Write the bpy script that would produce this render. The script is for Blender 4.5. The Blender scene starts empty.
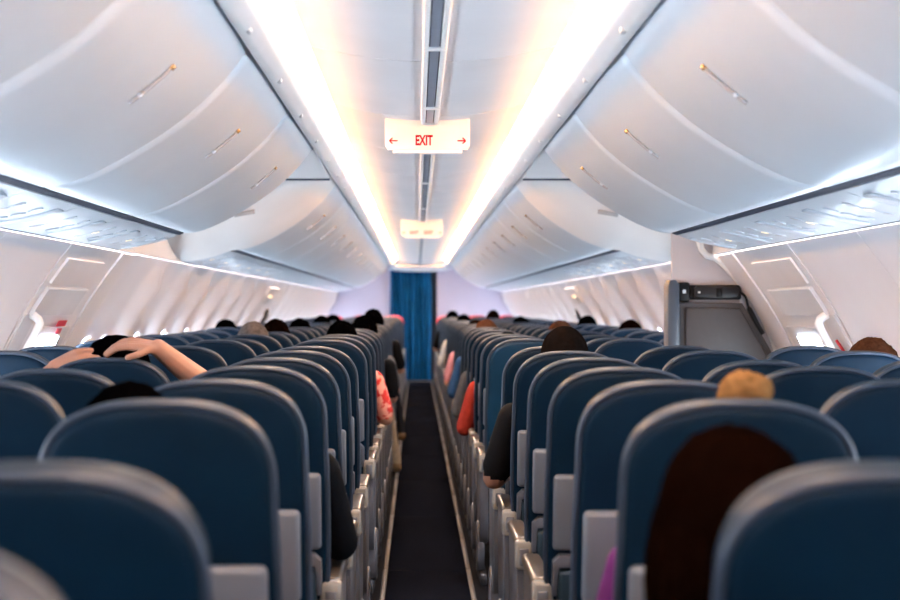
import bpy, bmesh, math, random
import numpy as np
from mathutils import Vector, Matrix, noise

# ------------------------------------------------------------------ camera
SC = bpy.context.scene
COL = SC.collection
CZ = 1.30            # eye height
CX = -0.049          # camera stands a little off the aisle centre
cam_d = bpy.data.cameras.new('camera')
cam = bpy.data.objects.new('camera', cam_d)
COL.objects.link(cam)
cam.location = (CX, 0, CZ)
cam.rotation_euler = (math.radians(90), 0, 0)
cam_d.sensor_width = 36.0
cam_d.lens = 64.0
cam_d.shift_x = 33 / 900
cam_d.shift_y = 7 / 900
cam_d.clip_start = 0.05
cam_d.dof.use_dof = True
cam_d.dof.focus_distance = 5.6
cam_d.dof.aperture_fstop = 3.4
SC.camera = cam

# ------------------------------------------------------------------ world, exposure
W = bpy.data.worlds.new('world')
SC.world = W
W.use_nodes = True
W.node_tree.nodes['Background'].inputs[0].default_value = (0.55, 0.72, 1.0, 1)
W.node_tree.nodes['Background'].inputs[1].default_value = 1.0
vs = SC.view_settings
vs.view_transform = 'Standard'
vs.look = 'None'
vs.gamma = 1
vs.use_curve_mapping = False
vs.exposure = 0.74
SC.cycles.use_denoising = True
SC.cycles.max_bounces = 8
SC.cycles.diffuse_bounces = 5
SC.cycles.sample_clamp_indirect = 6.0

E_COVE = 19.0        # warm LED wash along the ceiling edges
E_AMBER = 40.0
E_SIDE = 10.0        # sidewall wash lights under the bins
E_WIN = 30.0         # daylight in the windows

# ------------------------------------------------------------------ materials
MATS = {}
def mat(name, col, rough=0.5, metal=0.0, coat=0.0, var=0.06, vscale=6.0, bump=0.0, bscale=200.0,
        sheen=0.0, emit=None, estr=0.0, spec=0.5):
    m = bpy.data.materials.new(name)
    m.use_nodes = True
    nt = m.node_tree
    b = nt.nodes['Principled BSDF']
    b.inputs['Roughness'].default_value = rough
    b.inputs['Metallic'].default_value = metal
    b.inputs['Coat Weight'].default_value = coat
    b.inputs['Coat Roughness'].default_value = 0.2
    b.inputs['Sheen Weight'].default_value = sheen
    b.inputs['Specular IOR Level'].default_value = spec
    tc = nt.nodes.new('ShaderNodeTexCoord')
    if var > 0:
        n = nt.nodes.new('ShaderNodeTexNoise')
        n.inputs['Scale'].default_value = vscale
        n.inputs['Detail'].default_value = 4
        nt.links.new(tc.outputs['Object'], n.inputs['Vector'])
        r = nt.nodes.new('ShaderNodeValToRGB')
        r.color_ramp.elements[0].position = 0.3
        r.color_ramp.elements[1].position = 0.7
        r.color_ramp.elements[0].color = (*[c * (1 - var) for c in col], 1)
        r.color_ramp.elements[1].color = (*[min(1, c * (1 + var)) for c in col], 1)
        nt.links.new(n.outputs['Fac'], r.inputs['Fac'])
        nt.links.new(r.outputs['Color'], b.inputs['Base Color'])
    else:
        b.inputs['Base Color'].default_value = (*col, 1)
    if bump > 0:
        n2 = nt.nodes.new('ShaderNodeTexNoise')
        n2.inputs['Scale'].default_value = bscale
        nt.links.new(tc.outputs['Object'], n2.inputs['Vector'])
        bp = nt.nodes.new('ShaderNodeBump')
        bp.inputs['Strength'].default_value = bump
        bp.inputs['Distance'].default_value = 0.002
        nt.links.new(n2.outputs['Fac'], bp.inputs['Height'])
        nt.links.new(bp.outputs['Normal'], b.inputs['Normal'])
    if emit:
        b.inputs['Emission Color'].default_value = (*emit, 1)
        b.inputs['Emission Strength'].default_value = estr
    MATS[name] = m
    return m

mat('bin_blue_cast', (0.70, 0.765, 0.835), rough=0.33, coat=0.25, var=0.02, vscale=3)  # bin white with the blue cast of the cabin light mixed into the colour
mat('panel_white', (0.82, 0.81, 0.82), rough=0.42, var=0.02, vscale=3)
mat('wall_white', (0.85, 0.835, 0.875), rough=0.38, coat=0.1, var=0.02, vscale=3)
mat('closeout_white', (0.84, 0.81, 0.79), rough=0.5, var=0.02, vscale=3)
mat('ceiling_white', (0.80, 0.76, 0.77), rough=0.5, var=0.03, vscale=2.5)
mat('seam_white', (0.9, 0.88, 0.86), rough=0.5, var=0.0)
mat('rail_white', (0.86, 0.85, 0.85), rough=0.4, var=0.02)
mat('rail_blue', (0.30, 0.34, 0.42), rough=0.35, metal=0.3, var=0.04)
mat('slot_dark', (0.03, 0.03, 0.045), rough=0.6, var=0.0)
mat('rubber_dark', (0.015, 0.02, 0.045), rough=0.5, var=0.0)
mat('psu_white', (0.66, 0.70, 0.76), rough=0.3, coat=0.3, var=0.03)
mat('grey_plastic', (0.105, 0.108, 0.128), rough=0.42, var=0.05, vscale=15, bump=0.1, bscale=600)
mat('tray_grey', (0.112, 0.125, 0.152), rough=0.4, var=0.05, vscale=12, bump=0.12, bscale=500)
mat('cap_white', (0.26, 0.245, 0.225), rough=0.35, var=0.04, vscale=30)
mat('pad_bronze', (0.09, 0.07, 0.055), rough=0.28, coat=0.5, var=0.12, vscale=20)
mat('leather', (0.0009, 0.0110, 0.0265), rough=0.5, var=0.16, vscale=9, bump=0.25, bscale=380, spec=0.12)
mat('leather_teal', (0.003, 0.028, 0.060), rough=0.45, var=0.15, vscale=9, bump=0.25, bscale=380, spec=.25)
mat('piping', (0.020, 0.033, 0.058), rough=0.4, coat=0.1, var=0.08, vscale=30, bump=0.15, bscale=500)
mat('pocket', (0.003, 0.016, 0.028), rough=0.55, var=0.2, vscale=20, bump=0.3, bscale=500)
mat('dark_frame', (0.05, 0.05, 0.06), rough=0.45, metal=0.4, var=0.05)
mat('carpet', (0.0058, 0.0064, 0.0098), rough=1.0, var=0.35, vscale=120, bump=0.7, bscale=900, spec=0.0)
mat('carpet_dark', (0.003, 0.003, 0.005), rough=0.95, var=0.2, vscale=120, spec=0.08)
mat('path_strip', (0.11, 0.095, 0.085), rough=0.6, var=0.12, vscale=40)
mat('lavender', (0.46, 0.42, 0.52), rough=0.6, var=0.03, vscale=3)
mat('curtain_blue', (0.001, 0.060, 0.150), rough=0.8, var=0.25, vscale=5, bump=0.3, bscale=300, spec=0.15)
mat('attendant_grey', (0.050, 0.046, 0.048), rough=0.5, var=0.06, vscale=30, bump=0.2, bscale=500)
mat('partition_grey', (0.50, 0.47, 0.49), rough=0.5, var=0.03)
mat('column_blue', (0.05, 0.065, 0.09), rough=0.4, var=0.05)
mat('handset_black', (0.006, 0.0055, 0.006), rough=0.4, spec=0.2, var=0.1)
mat('handset_face', (0.014, 0.012, 0.013), rough=0.35, spec=0.3, var=0.05)
mat('print_white', (0.85, 0.85, 0.85), rough=0.4, var=0.0)
mat('sign_white', (0.64, 0.63, 0.64), rough=0.5, var=0.01, spec=0.2, emit=(1.0, 0.86, 0.72), estr=0.05)
mat('sign_red', (0.36, 0.004, 0.016), rough=0.7, var=0.0, spec=0.1)
mat('placard_red', (0.55, 0.03, 0.05), rough=0.5, var=0.05)
mat('placard_grey', (0.42, 0.40, 0.40), rough=0.5, var=0.04)
mat('red_cover', (0.72, 0.05, 0.08), rough=0.7, var=0.1, vscale=20)
mat('chrome', (0.7, 0.66, 0.6), rough=0.2, metal=0.9, var=0.03)
mat('brass_tip', (0.75, 0.46, 0.22), rough=0.25, metal=0.6, var=0.05)
mat('latch_grey', (0.46, 0.45, 0.47), rough=0.35, var=0.03)
mat('door_white', (0.80, 0.79, 0.82), rough=0.4, var=0.02)
mat('door_grey', (0.68, 0.68, 0.71), rough=0.4, var=0.03)
mat('cove_light', (0.9, 0.9, 0.9), var=0, emit=(1.0, 0.90, 0.82), estr=E_COVE)
mat('amber_light', (0.9, 0.8, 0.6), var=0, emit=(1.0, 0.43, 0.08), estr=E_AMBER)
mat('side_light', (0.9, 0.9, 0.9), var=0, emit=(1.0, 0.74, 0.62), estr=E_SIDE)
mat('window_light', (0.9, 0.95, 1.0), var=0, emit=(0.72, 0.86, 1.0), estr=E_WIN)
mat('lamp_warm', (1, 0.8, 0.5), var=0, emit=(1.0, 0.70, 0.40), estr=0.9)
M = MATS

# ------------------------------------------------------------------ helpers
def new_obj(name, me, material=None, parent=None, loc=None):
    o = bpy.data.objects.new(name, me)
    COL.objects.link(o)
    if material is not None and me is not None and len(me.materials) == 0:
        me.materials.append(M[material] if isinstance(material, str) else material)
    if parent is not None:
        o.parent = parent
    if loc is not None:
        o.location = loc
    return o

def mesh(name, verts, faces, smooth=True, material=None):
    me = bpy.data.meshes.new(name)
    me.from_pydata([tuple(v) for v in verts], [], faces)
    me.update()
    if smooth:
        me.polygons.foreach_set('use_smooth', [True] * len(me.polygons))
    if material:
        me.materials.append(M[material])
    return me

def fix_normals(me):
    bm = bmesh.new(); bm.from_mesh(me)
    bmesh.ops.recalc_face_normals(bm, faces=bm.faces)
    bm.to_mesh(me); bm.free()
    return me

def tag(o, label=None, cat=None, group=None, kind=None):
    if label: o['label'] = label
    if cat: o['category'] = cat
    if group: o['group'] = group
    if kind: o['kind'] = kind
    return o

def empty(name, loc=(0, 0, 0)):
    o = bpy.data.objects.new(name, None)
    COL.objects.link(o)
    o.location = loc
    o.empty_display_size = 0.1
    return o

def grid_shell(name, P, t=0.012, material=None, nrm=None):
    """P[i][j] grid of points -> closed thin shell; t = thickness along -normal."""
    P = np.array(P, float)
    n, m, _ = P.shape
    du = np.gradient(P, axis=0); dv = np.gradient(P, axis=1)
    N = np.cross(du, dv)
    N /= (np.linalg.norm(N, axis=2, keepdims=True) + 1e-12)
    if nrm is not None:
        s = np.sign((N * np.array(nrm)).sum(axis=2).mean())
        if s == 0: s = 1
        N = N * s
    B = P - N * t
    verts = list(P.reshape(-1, 3)) + list(B.reshape(-1, 3))
    off = n * m
    f = []
    for i in range(n - 1):
        for j in range(m - 1):
            a, b, c, d = i * m + j, (i + 1) * m + j, (i + 1) * m + j + 1, i * m + j + 1
            f.append((a, b, c, d)); f.append((off + a, off + d, off + c, off + b))
    for i in range(n - 1):
        for j in (0, m - 1):
            a, b = i * m + j, (i + 1) * m + j
            f.append((a, off + a, off + b, b))
    for j in range(m - 1):
        for i in (0, n - 1):
            a, b = i * m + j, i * m + j + 1
            f.append((a, b, off + b, off + a))
    me = mesh(name, verts, f, True, material)
    fix_normals(me)
    sharp(me)
    return me

def sharp(me, ang=40):
    bm = bmesh.new(); bm.from_mesh(me)
    lim = math.radians(ang)
    for e in bm.edges:
        if len(e.link_faces) == 2:
            e.smooth = e.calc_face_angle(0) < lim
    bm.to_mesh(me); bm.free()

def rbox(name, x0, x1, y0, y1, z0, z1, r=0.01, material=None, seg=2):
    bm = bmesh.new()
    bmesh.ops.create_cube(bm, size=1)
    for v in bm.verts:
        v.co = Vector(((x0 + x1) / 2 + v.co.x * (x1 - x0), (y0 + y1) / 2 + v.co.y * (y1 - y0), (z0 + z1) / 2 + v.co.z * (z1 - z0)))
    if r > 0:
        bmesh.ops.bevel(bm, geom=list(bm.edges), offset=min(r, 0.49 * min(x1 - x0, y1 - y0, z1 - z0)), segments=seg, affect='EDGES', profile=0.5)
    me = bpy.data.meshes.new(name); bm.to_mesh(me); bm.free()
    me.polygons.foreach_set('use_smooth', [True] * len(me.polygons))
    sharp(me, 50)
    if material: me.materials.append(M[material])
    return me

def prism(name, pts, axis, a0, a1, r=0.0, material=None, seg=2):
    """2D polygon pts extruded along axis ('x': pts=(y,z), 'y': pts=(x,z), 'z': pts=(x,y))"""
    def co(p, a):
        return {'x': (a, p[0], p[1]), 'y': (p[0], a, p[1]), 'z': (p[0], p[1], a)}[axis]
    n = len(pts)
    bm = bmesh.new()
    A = [bm.verts.new(co(p, a0)) for p in pts]
    B = [bm.verts.new(co(p, a1)) for p in pts]
    bm.faces.new(A); bm.faces.new(B[::-1])
    for i in range(n):
        bm.faces.new((A[i], B[i], B[(i + 1) % n], A[(i + 1) % n]))
    bmesh.ops.recalc_face_normals(bm, faces=bm.faces)
    if r > 0:
        es = [e for e in bm.edges if (e.verts[0] in A) == (e.verts[1] in A)]
        bmesh.ops.bevel(bm, geom=es, offset=r, segments=seg, affect='EDGES', profile=0.5)
    me = bpy.data.meshes.new(name); bm.to_mesh(me); bm.free()
    me.polygons.foreach_set('use_smooth', [True] * len(me.polygons))
    sharp(me, 35)
    if material: me.materials.append(M[material])
    return me

def tube(name, pts, rad, material=None, n=8, closed=False, flat=1.0):
    pts = [Vector(p) for p in pts]
    if not isinstance(rad, (list, tuple)): rad = [rad] * len(pts)
    verts, faces = [], []
    L = len(pts)
    prev = None
    for i, p in enumerate(pts):
        if closed:
            d = pts[(i + 1) % L] - pts[i - 1]
        else:
            d = pts[min(i + 1, L - 1)] - pts[max(i - 1, 0)]
        d.normalize()
        if prev is None:
            up = Vector((0, 0, 1)) if abs(d.z) < 0.9 else Vector((0, 1, 0))
            u = d.cross(up).normalized()
        else:
            u = (prev - d * prev.dot(d)).normalized()
        prev = u
        v = d.cross(u)
        for k in range(n):
            a = 2 * math.pi * k / n
            verts.append(p + u * math.cos(a) * rad[i] + v * math.sin(a) * rad[i] * flat)
    R = L if closed else L - 1
    for i in range(R):
        for k in range(n):
            a, b = i * n + k, i * n + (k + 1) % n
            c, d2 = ((i + 1) % L) * n + (k + 1) % n, ((i + 1) % L) * n + k
            faces.append((a, b, c, d2))
    if not closed:
        faces.append(tuple(range(n))[::-1]); faces.append(tuple((L - 1) * n + k for k in range(n)))
    return fix_normals(mesh(name, verts, faces, True, material))

def ellipsoid(name, c, r, material=None, seg=16, rings=10):
    bm = bmesh.new()
    bmesh.ops.create_uvsphere(bm, u_segments=seg, v_segments=rings, radius=1)
    for v in bm.verts:
        v.co = Vector((c[0] + v.co.x * r[0], c[1] + v.co.y * r[1], c[2] + v.co.z * r[2]))
    me = bpy.data.meshes.new(name); bm.to_mesh(me); bm.free()
    me.polygons.foreach_set('use_smooth', [True] * len(me.polygons))
    if material: me.materials.append(M[material])
    return me

def disc(name, c, axis, r, h, material=None, n=16):
    pts = [(math.cos(2 * math.pi * k / n) * r, math.sin(2 * math.pi * k / n) * r) for k in range(n)]
    me = prism(name, pts, 'z', -h / 2, h / 2, 0, material)
    q = Vector((0, 0, 1)).rotation_difference(Vector(axis).normalized())
    me.transform(Matrix.Translation(Vector(c)) @ q.to_matrix().to_4x4())
    return me

def resample(pts, n):
    pts = np.array(pts, float)
    # catmull-rom dense then arc-length resample
    P = np.vstack([2 * pts[0] - pts[1], pts, 2 * pts[-1] - pts[-2]])
    out = []
    for i in range(1, len(P) - 2):
        for t in np.linspace(0, 1, 12, endpoint=False):
            p0, p1, p2, p3 = P[i - 1], P[i], P[i + 1], P[i + 2]
            out.append(0.5 * ((2 * p1) + (-p0 + p2) * t + (2 * p0 - 5 * p1 + 4 * p2 - p3) * t * t + (-p0 + 3 * p1 - 3 * p2 + p3) * t ** 3))
    out.append(P[-2])
    out = np.array(out)
    s = np.concatenate([[0], np.cumsum(np.linalg.norm(np.diff(out, axis=0), axis=1))])
    u = np.linspace(0, s[-1], n)
    return np.stack([np.interp(u, s, out[:, k]) for k in range(out.shape[1])], axis=1)

def sstep(a, b, x):
    t = max(0.0, min(1.0, (x - a) / (b - a)))
    return t * t * (3 - 2 * t)

ORD = ['first', 'second', 'third', 'fourth', 'fifth', 'sixth', 'seventh', 'eighth', 'ninth', 'tenth', 'eleventh',
       'twelfth', 'thirteenth', 'fourteenth', 'fifteenth', 'sixteenth', 'seventeenth', 'eighteenth', 'nineteenth',
       'twentieth'] + ['twenty-' + w for w in ['first', 'second', 'third', 'fourth', 'fifth', 'sixth', 'seventh', 'eighth', 'ninth']] + ['thirtieth']
SIDE = {1: 'on the handset side', -1: 'across from the handset side'}

Y0, Y1 = -2.4, 28.0       # cabin ends
BIN_L = 1.365
GAP0, GAP1, GAP2 = 7.16, 8.38, 9.16
BIN_END = GAP2 + 13 * BIN_L      # forward end of the overhead bins

BIN_P = [(.5075, 2.040), (.5125, 2.006), (.585, 1.912), (.69, 1.815), (.80, 1.74), (.919, 1.674), (1.016, 1.636), (1.075, 1.628)]
PSU_P = [(1.120, 1.620), (1.19, 1.595), (1.28, 1.574), (1.388, 1.556)]
WALL_P = [(1.4125, 1.553), (1.42, 1.544), (1.502, 1.435), (1.60, 1.29), (1.675, 1.15), (1.715, 1.06), (1.745, .9), (1.76, .7), (1.735, .4), (1.66, 0)]
WALL_S = resample(WALL_P, 60)
def wall_x(z):
    return float(np.interp(z, WALL_S[::-1, 1], WALL_S[::-1, 0]))
def wall_n(z, s):
    e = 0.02
    dx = wall_x(min(1.54, z + e)) - wall_x(z - e)
    v = Vector((-s * 1.0, 0, -(-dx / (2 * e)) * -1.0))
    # inward normal of (x(z), z): tangent (dx/dz, 1) -> normal (-1, dx/dz)
    d = dx / (min(1.54, z + e) - (z - e))
    return Vector((-s, 0, d)).normalized()

# ------------------------------------------------------------------ structure: floor
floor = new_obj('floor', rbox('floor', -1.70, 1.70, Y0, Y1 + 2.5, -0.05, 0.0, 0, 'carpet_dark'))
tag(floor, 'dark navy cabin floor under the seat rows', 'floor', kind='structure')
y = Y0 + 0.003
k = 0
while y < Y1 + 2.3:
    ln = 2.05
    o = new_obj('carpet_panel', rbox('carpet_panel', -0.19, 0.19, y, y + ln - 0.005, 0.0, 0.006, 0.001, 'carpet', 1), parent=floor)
    y += ln
for s in (-1, 1):
    y = Y0
    while y < Y1 - 1.2:
        new_obj('path_strip', rbox('path_strip', s * 0.204 - 0.011, s * 0.204 + 0.011, y, y + 1.02, 0.0, 0.008, 0.003, 'path_strip', 1), parent=floor)
        y += 1.03

# ------------------------------------------------------------------ structure: ceiling
ceiling = new_obj('ceiling', rbox('ceiling', -1.45, 1.45, Y0, Y1 + 2.5, 2.14, 2.17, 0, 'seam_white'))
tag(ceiling, 'pale arched cabin ceiling with warm lit edges', 'ceiling', kind='structure')
CE_P = resample([(.033, 2.026), (.15, 2.033), (.27, 2.052), (.365, 2.074)], 8)
for s in (-1, 1):
    pitch = 1.365
    y = 4.74 - 6 * pitch
    ys = []
    while y < Y1 - 0.9:
        ys.append(y); y += pitch
    g = [[(s * p[0], yy, p[1]) for p in CE_P] for yy in np.linspace(0.004, pitch - 0.004, 4)]
    me = grid_shell('ceiling_panel', g, 0.012, 'ceiling_white', nrm=(0, 0, -1))
    for yy in ys:
        new_obj('ceiling_panel', me, parent=ceiling, loc=(0, yy, 0))
    # bright backing seen through the joints between panels
    g = [[(s * p[0], yy, p[1] + 0.014) for p in CE_P] for yy in (Y0, Y1 - 0.8)]
    new_obj('joint_backing', grid_shell('joint_backing', g, 0.004, 'seam_white', nrm=(0, 0, -1)), parent=ceiling)
# centre rail: two white rails, dark slots, blue grey strip
CEND = Y1 - 0.8
for s in (-1, 1):
    new_obj('ceiling_rail', rbox('ceiling_rail', s * 0.025 - 0.0085, s * 0.025 + 0.0085, Y0, CEND, 2.010, 2.032, 0.004, 'rail_white'), parent=ceiling)
    new_obj('rail_slot', rbox('rail_slot', s * 0.0145 - 0.0025, s * 0.0145 + 0.0025, Y0, CEND, 2.018, 2.032, 0, 'slot_dark'), parent=ceiling)
new_obj('rail_strip', rbox('rail_strip', -0.0125, 0.0125, Y0, CEND, 2.015, 2.032, 0.002, 'rail_blue'), parent=ceiling)
for yy in (3.1, 4.4, 5.72, 7.4, 9.2, 11.6):
    new_obj('rail_joint', rbox('rail_joint', -0.034, 0.034, yy, yy + 0.035, 2.008, 2.016, 0.002, 'rail_white', 1), parent=ceiling)

# cove trims with LED light strips
for s in (-1, 1):
    cove = empty('cove_light', (0, 0, 2.0))
    tag(cove, 'warm glowing cove light running along the ceiling edge ' + SIDE[s], 'light', 'ceiling cove lights')
    prof = resample([(.4475, 2.072), (.449, 2.052), (.452, 2.034), (.462, 2.022), (.485, 1.999), (.497, 1.991), (.503, 2.004), (.5045, 2.04)], 16)
    g = [[(s * p[0], yy, p[1] - 2.0) for p in prof] for yy in np.linspace(Y0, CEND, 8)]
    new_obj('cove_rail', grid_shell('cove_rail', g, -0.004, 'rail_white', nrm=(0, 0, -1)), parent=cove)
    g = [[(s * p[0], yy, p[1] - 2.0) for p in [(.366, 2.086), (.372, 2.122), (.425, 2.118), (.448, 2.073)]] for yy in (Y0, CEND)]
    new_obj('cove_housing', grid_shell('cove_housing', g, -0.004, 'rail_white', nrm=(0, 0, -1)), parent=cove)
    yy = np.arange(Y0, CEND, 0.7)
    g = [[(s * p[0], v, p[1] - 2.0) for p in [(.391, 2.1135), (.426, 2.090)]] for v in yy]
    new_obj('light_strip', grid_shell('light_strip', g, 0.003, 'cove_light', nrm=(0, 0, -1)), parent=cove)
    g = [[(s * p[0], v, p[1] - 2.0) for p in [(.438, 2.077), (.4465, 2.044)]] for v in yy]
    new_obj('amber_strip', grid_shell('amber_strip', g, 0.003, 'amber_light', nrm=(-s, 0, 0)), parent=cove)
    br = rbox('bracket', -0.013, 0.011, -0.022, 0.022, -0.012, 0.012, 0.005, 'rail_white')
    v = 0.45
    while v < 20:
        new_obj('bracket', br, parent=cove, loc=(s * .480, v, 0.008)); v += 0.905

# ------------------------------------------------------------------ sidewalls with panels and windows
PP = 1.0
DOOR = {1: (6.33, 7.83), -1: (6.33, 7.72)}
for s in (-1, 1):
    nm = 'wall_right' if s > 0 else 'wall_left'
    g = [[(s * (p[0] + 0.05), yy, p[1]) for p in resample(WALL_P, 14)] for yy in (Y0, Y1 + 2.5)]
    wall = new_obj(nm, grid_shell(nm, g, 0.02, 'wall_white', nrm=(-s, 0, 0)))
    tag(wall, 'white curved cabin sidewall with window panels ' + SIDE[s], 'wall', kind='structure')
    prof = resample(WALL_P, 22)
    tg = np.gradient(prof, axis=0); tg /= np.linalg.norm(tg, axis=1, keepdims=True)
    nin = np.stack([tg[:, 1], -tg[:, 0]], axis=1)
    if nin[10, 0] > 0: nin = -nin
    def panel_mesh(a, b, ra, rb):
        L = b - a
        g = []
        for t in np.linspace(-1, 1, 25):
            row = []
            for i, p in enumerate(prof):
                rib = (ra if t < 0 else rb) * sstep(0.40, 0.97, abs(t)) - 0.007 * sstep(0.97, 1.0, abs(t))
                # rounded reveal around the window
                rz = (p[1] - 0.97) / 0.24
                rv = 0.016 * (1 - sstep(0.6, 1.15, math.hypot(rz ** 2, ((abs(t) - 0.46) / 0.36) ** 2)))
                o = rib * (1 - sstep(1.43, 1.54, p[1])) - rv
                row.append((s * (p[0] + nin[i, 0] * o), (t * 0.5 + 0.5) * L, p[1] + nin[i, 1] * o))
            g.append(row)
        return grid_shell('wall_panel', g, 0.006, 'wall_white', nrm=(-s, 0, 0))
    pm = panel_mesh(0.002, PP - 0.002, .065, .065)
    pm_flat = panel_mesh(0.002, PP - 0.002, .004, .004)
    pm_first = panel_mesh(0.002, PP - 0.002, .004, .065)
    # window pane / frame at z 0.81..1.13
    zc, hz, hy = 0.97, 0.165, 0.115
    ring, pane = [], []
    for k in range(24):
        a = 2 * math.pi * k / 24
        ca, sa = math.cos(a), math.sin(a)
        yy_ = math.copysign(abs(ca) ** 0.5, ca) * hy
        zz_ = math.copysign(abs(sa) ** 0.5, sa) * hz
        p = Vector((s * wall_x(zc + zz_), yy_, zc + zz_)) + wall_n(zc + zz_, s) * -0.006
        ring.append(p)
    pane_me = mesh('window_pane', ring + [p + Vector((s * 0.004, 0, 0)) for p in ring],
                   [tuple(range(24)), tuple(range(47, 23, -1))] + [(k, (k + 1) % 24, 24 + (k + 1) % 24, 24 + k) for k in range(24)], False, 'window_light')
    fix_normals(pane_me)
    frame_me = tube('window_frame', [p + wall_n(p.z, s) * 0.004 for p in ring], 0.009, 'panel_white', 6, True)
    d0, d1 = DOOR[s]
    starts = []
    y = d0 - PP
    while y > Y0 - 0.1:
        starts.append(y); y -= PP
    y = d1
    while y < Y1 - 0.2:
        starts.append(y); y += PP
    for yy in sorted(starts):
        p_ = new_obj('wall_panel', pm_flat if yy < d0 else pm_first if yy < d1 + .1 else pm, parent=wall, loc=(0, yy, 0))
        for wy in (.27, .73):
            new_obj('window_pane', pane_me, parent=p_, loc=(0, PP * wy, 0))
            if yy < 14: new_obj('window_frame', frame_me, parent=p_, loc=(0, PP * wy, 0))

# sidewall wash lights under the outboard edge of the service panels
for s in (-1, 1):
    wl = empty('sidewall_light', (0, 0, 1.54))
    tag(wl, 'slim pinkish white light strip above the window panels ' + SIDE[s], 'light', 'sidewall light strips')
    yy = np.arange(Y0, BIN_END, 0.7)
    g = [[(s * p[0], v, p[1] - 1.54) for p in [(1.393, 1.570), (1.407, 1.580)]] for v in yy]
    new_obj('light_strip', grid_shell('light_strip', g, 0.003, 'side_light', nrm=(0.3 * s, 0, -1)), parent=wl)
    new_obj('light_housing', rbox('light_housing', min(s * 1.392, s * 1.418), max(s * 1.392, s * 1.418), Y0, BIN_END, 0.050, 0.056, 0.002, 'rail_white'), parent=wl)

# ------------------------------------------------------------------ overhead bins
bprof = resample(BIN_P, 20)
tg = np.gradient(bprof, axis=0); tg /= np.linalg.norm(tg, axis=1, keepdims=True)
bn = np.stack([tg[:, 1], -tg[:, 0]], axis=1)        # candidates
if bn[10, 1] > 0: bn = -bn                           # outward = down / towards the aisle
curl = [(1.087, 1.633), (1.091, 1.645), (1.091, 1.665)]
def bin_meshes(s, L):
    r = 0.055
    ts = [0, .006, .014, .024, .036, .050, .065]
    ys = [0.003 + t for t in ts] + list(np.linspace(0.1, L - 0.1, 6)) + [L - 0.003 - t for t in ts[::-1]]
    g = []
    for v in ys:
        e = min(v - 0.003, L - 0.003 - v)
        dep = 0.030 * (1 - math.sqrt(max(0, 1 - ((r - min(e, r)) / r) ** 2)))
        bl = 0.006 * sstep(0.05, 0.3, e)
        dd_ = [dep * (1 - 0.75 * (i / 19) ** 4) - bl * (1 - (i / 19) ** 3) for i in range(20)]
        row = [(s * (p[0] - bn[i, 0] * dd_[i]), v, p[1] - bn[i, 1] * dd_[i]) for i, p in enumerate(bprof)]
        row += [(s * c[0], v, c[1] + dep * 0.2) for c in curl]
        g.append(row)
    door = grid_shell('door', g, 0.012, 'bin_blue_cast', nrm=(-s, 0, -1))
    pts = [(p[0] - bn[i, 0] * 0.045, p[1] - bn[i, 1] * 0.045) for i, p in enumerate(bprof)][::3]
    poly = [(s * a, b) for a, b in pts + [(1.12, 1.69), (1.40, 1.69), (1.40, 2.12), (.56, 2.12)]]
    body = prism('body', poly, 'y', 0.012, L - 0.012, 0, 'panel_white')
    # latch slot lying along the curve of the door
    li = [Vector((s * (p[0] + bn[i, 0] * 0.011), L / 2, p[1] + bn[i, 1] * 0.011)) for i, p in enumerate(bprof)]
    dense = resample([tuple(v) for v in li], 60)
    seg = [v for v in dense if .615 < abs(v[0]) < .725]
    latch = tube('latch', seg, 0.010, 'latch_grey', 8, flat=0.45)
    tip = tube('latch_tip', seg[:2], 0.0105, 'brass_tip', 8, flat=0.55)
    tip2 = tube('latch_button', seg[-4:-2], 0.0108, 'psu_white', 8, flat=0.55)
    return door, body, latch, tip, tip2
for s in (-1, 1):
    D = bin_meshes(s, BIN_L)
    def add_bin(y, label):
        o = empty('overhead_bin', (0, y, 0))
        tag(o, label, 'luggage bin', 'overhead luggage bins')
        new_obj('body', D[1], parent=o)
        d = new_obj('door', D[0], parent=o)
        l = new_obj('latch', D[2], parent=d)
        if y < 15:
            new_obj('latch_tip', D[3], parent=d); new_obj('latch_button', D[4], parent=d)
    for k in range(7):
        add_bin(GAP0 - (k + 1) * BIN_L, 'white curved overhead bin %s, %s behind the soffit gap' % (SIDE[s], ORD[k]))
    for k in range(13):
        add_bin(GAP2 + k * BIN_L, 'white curved overhead bin %s, %s ahead of the soffit gap' % (SIDE[s], ORD[k]))

# dark seal lines below the bin doors
n_tr = 1
for s in (-1, 1):
    for a, b in ((Y0, GAP0), (GAP2, BIN_END)):
        g = [[(s * p[0], v, p[1]) for p in [(1.0925, 1.668), (1.0930, 1.634), (1.0945, 1.628), (1.114, 1.6215), (1.1175, 1.624), (1.1180, 1.668)]] for v in (a, b)]
        o = new_obj('trim_%d' % n_tr, grid_shell('trim', g, 0.002, 'rubber_dark', nrm=(0, 0, -1)))
        tag(o, 'dark seal strip under the bin doors', 'trim', kind='structure'); n_tr += 1

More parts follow.
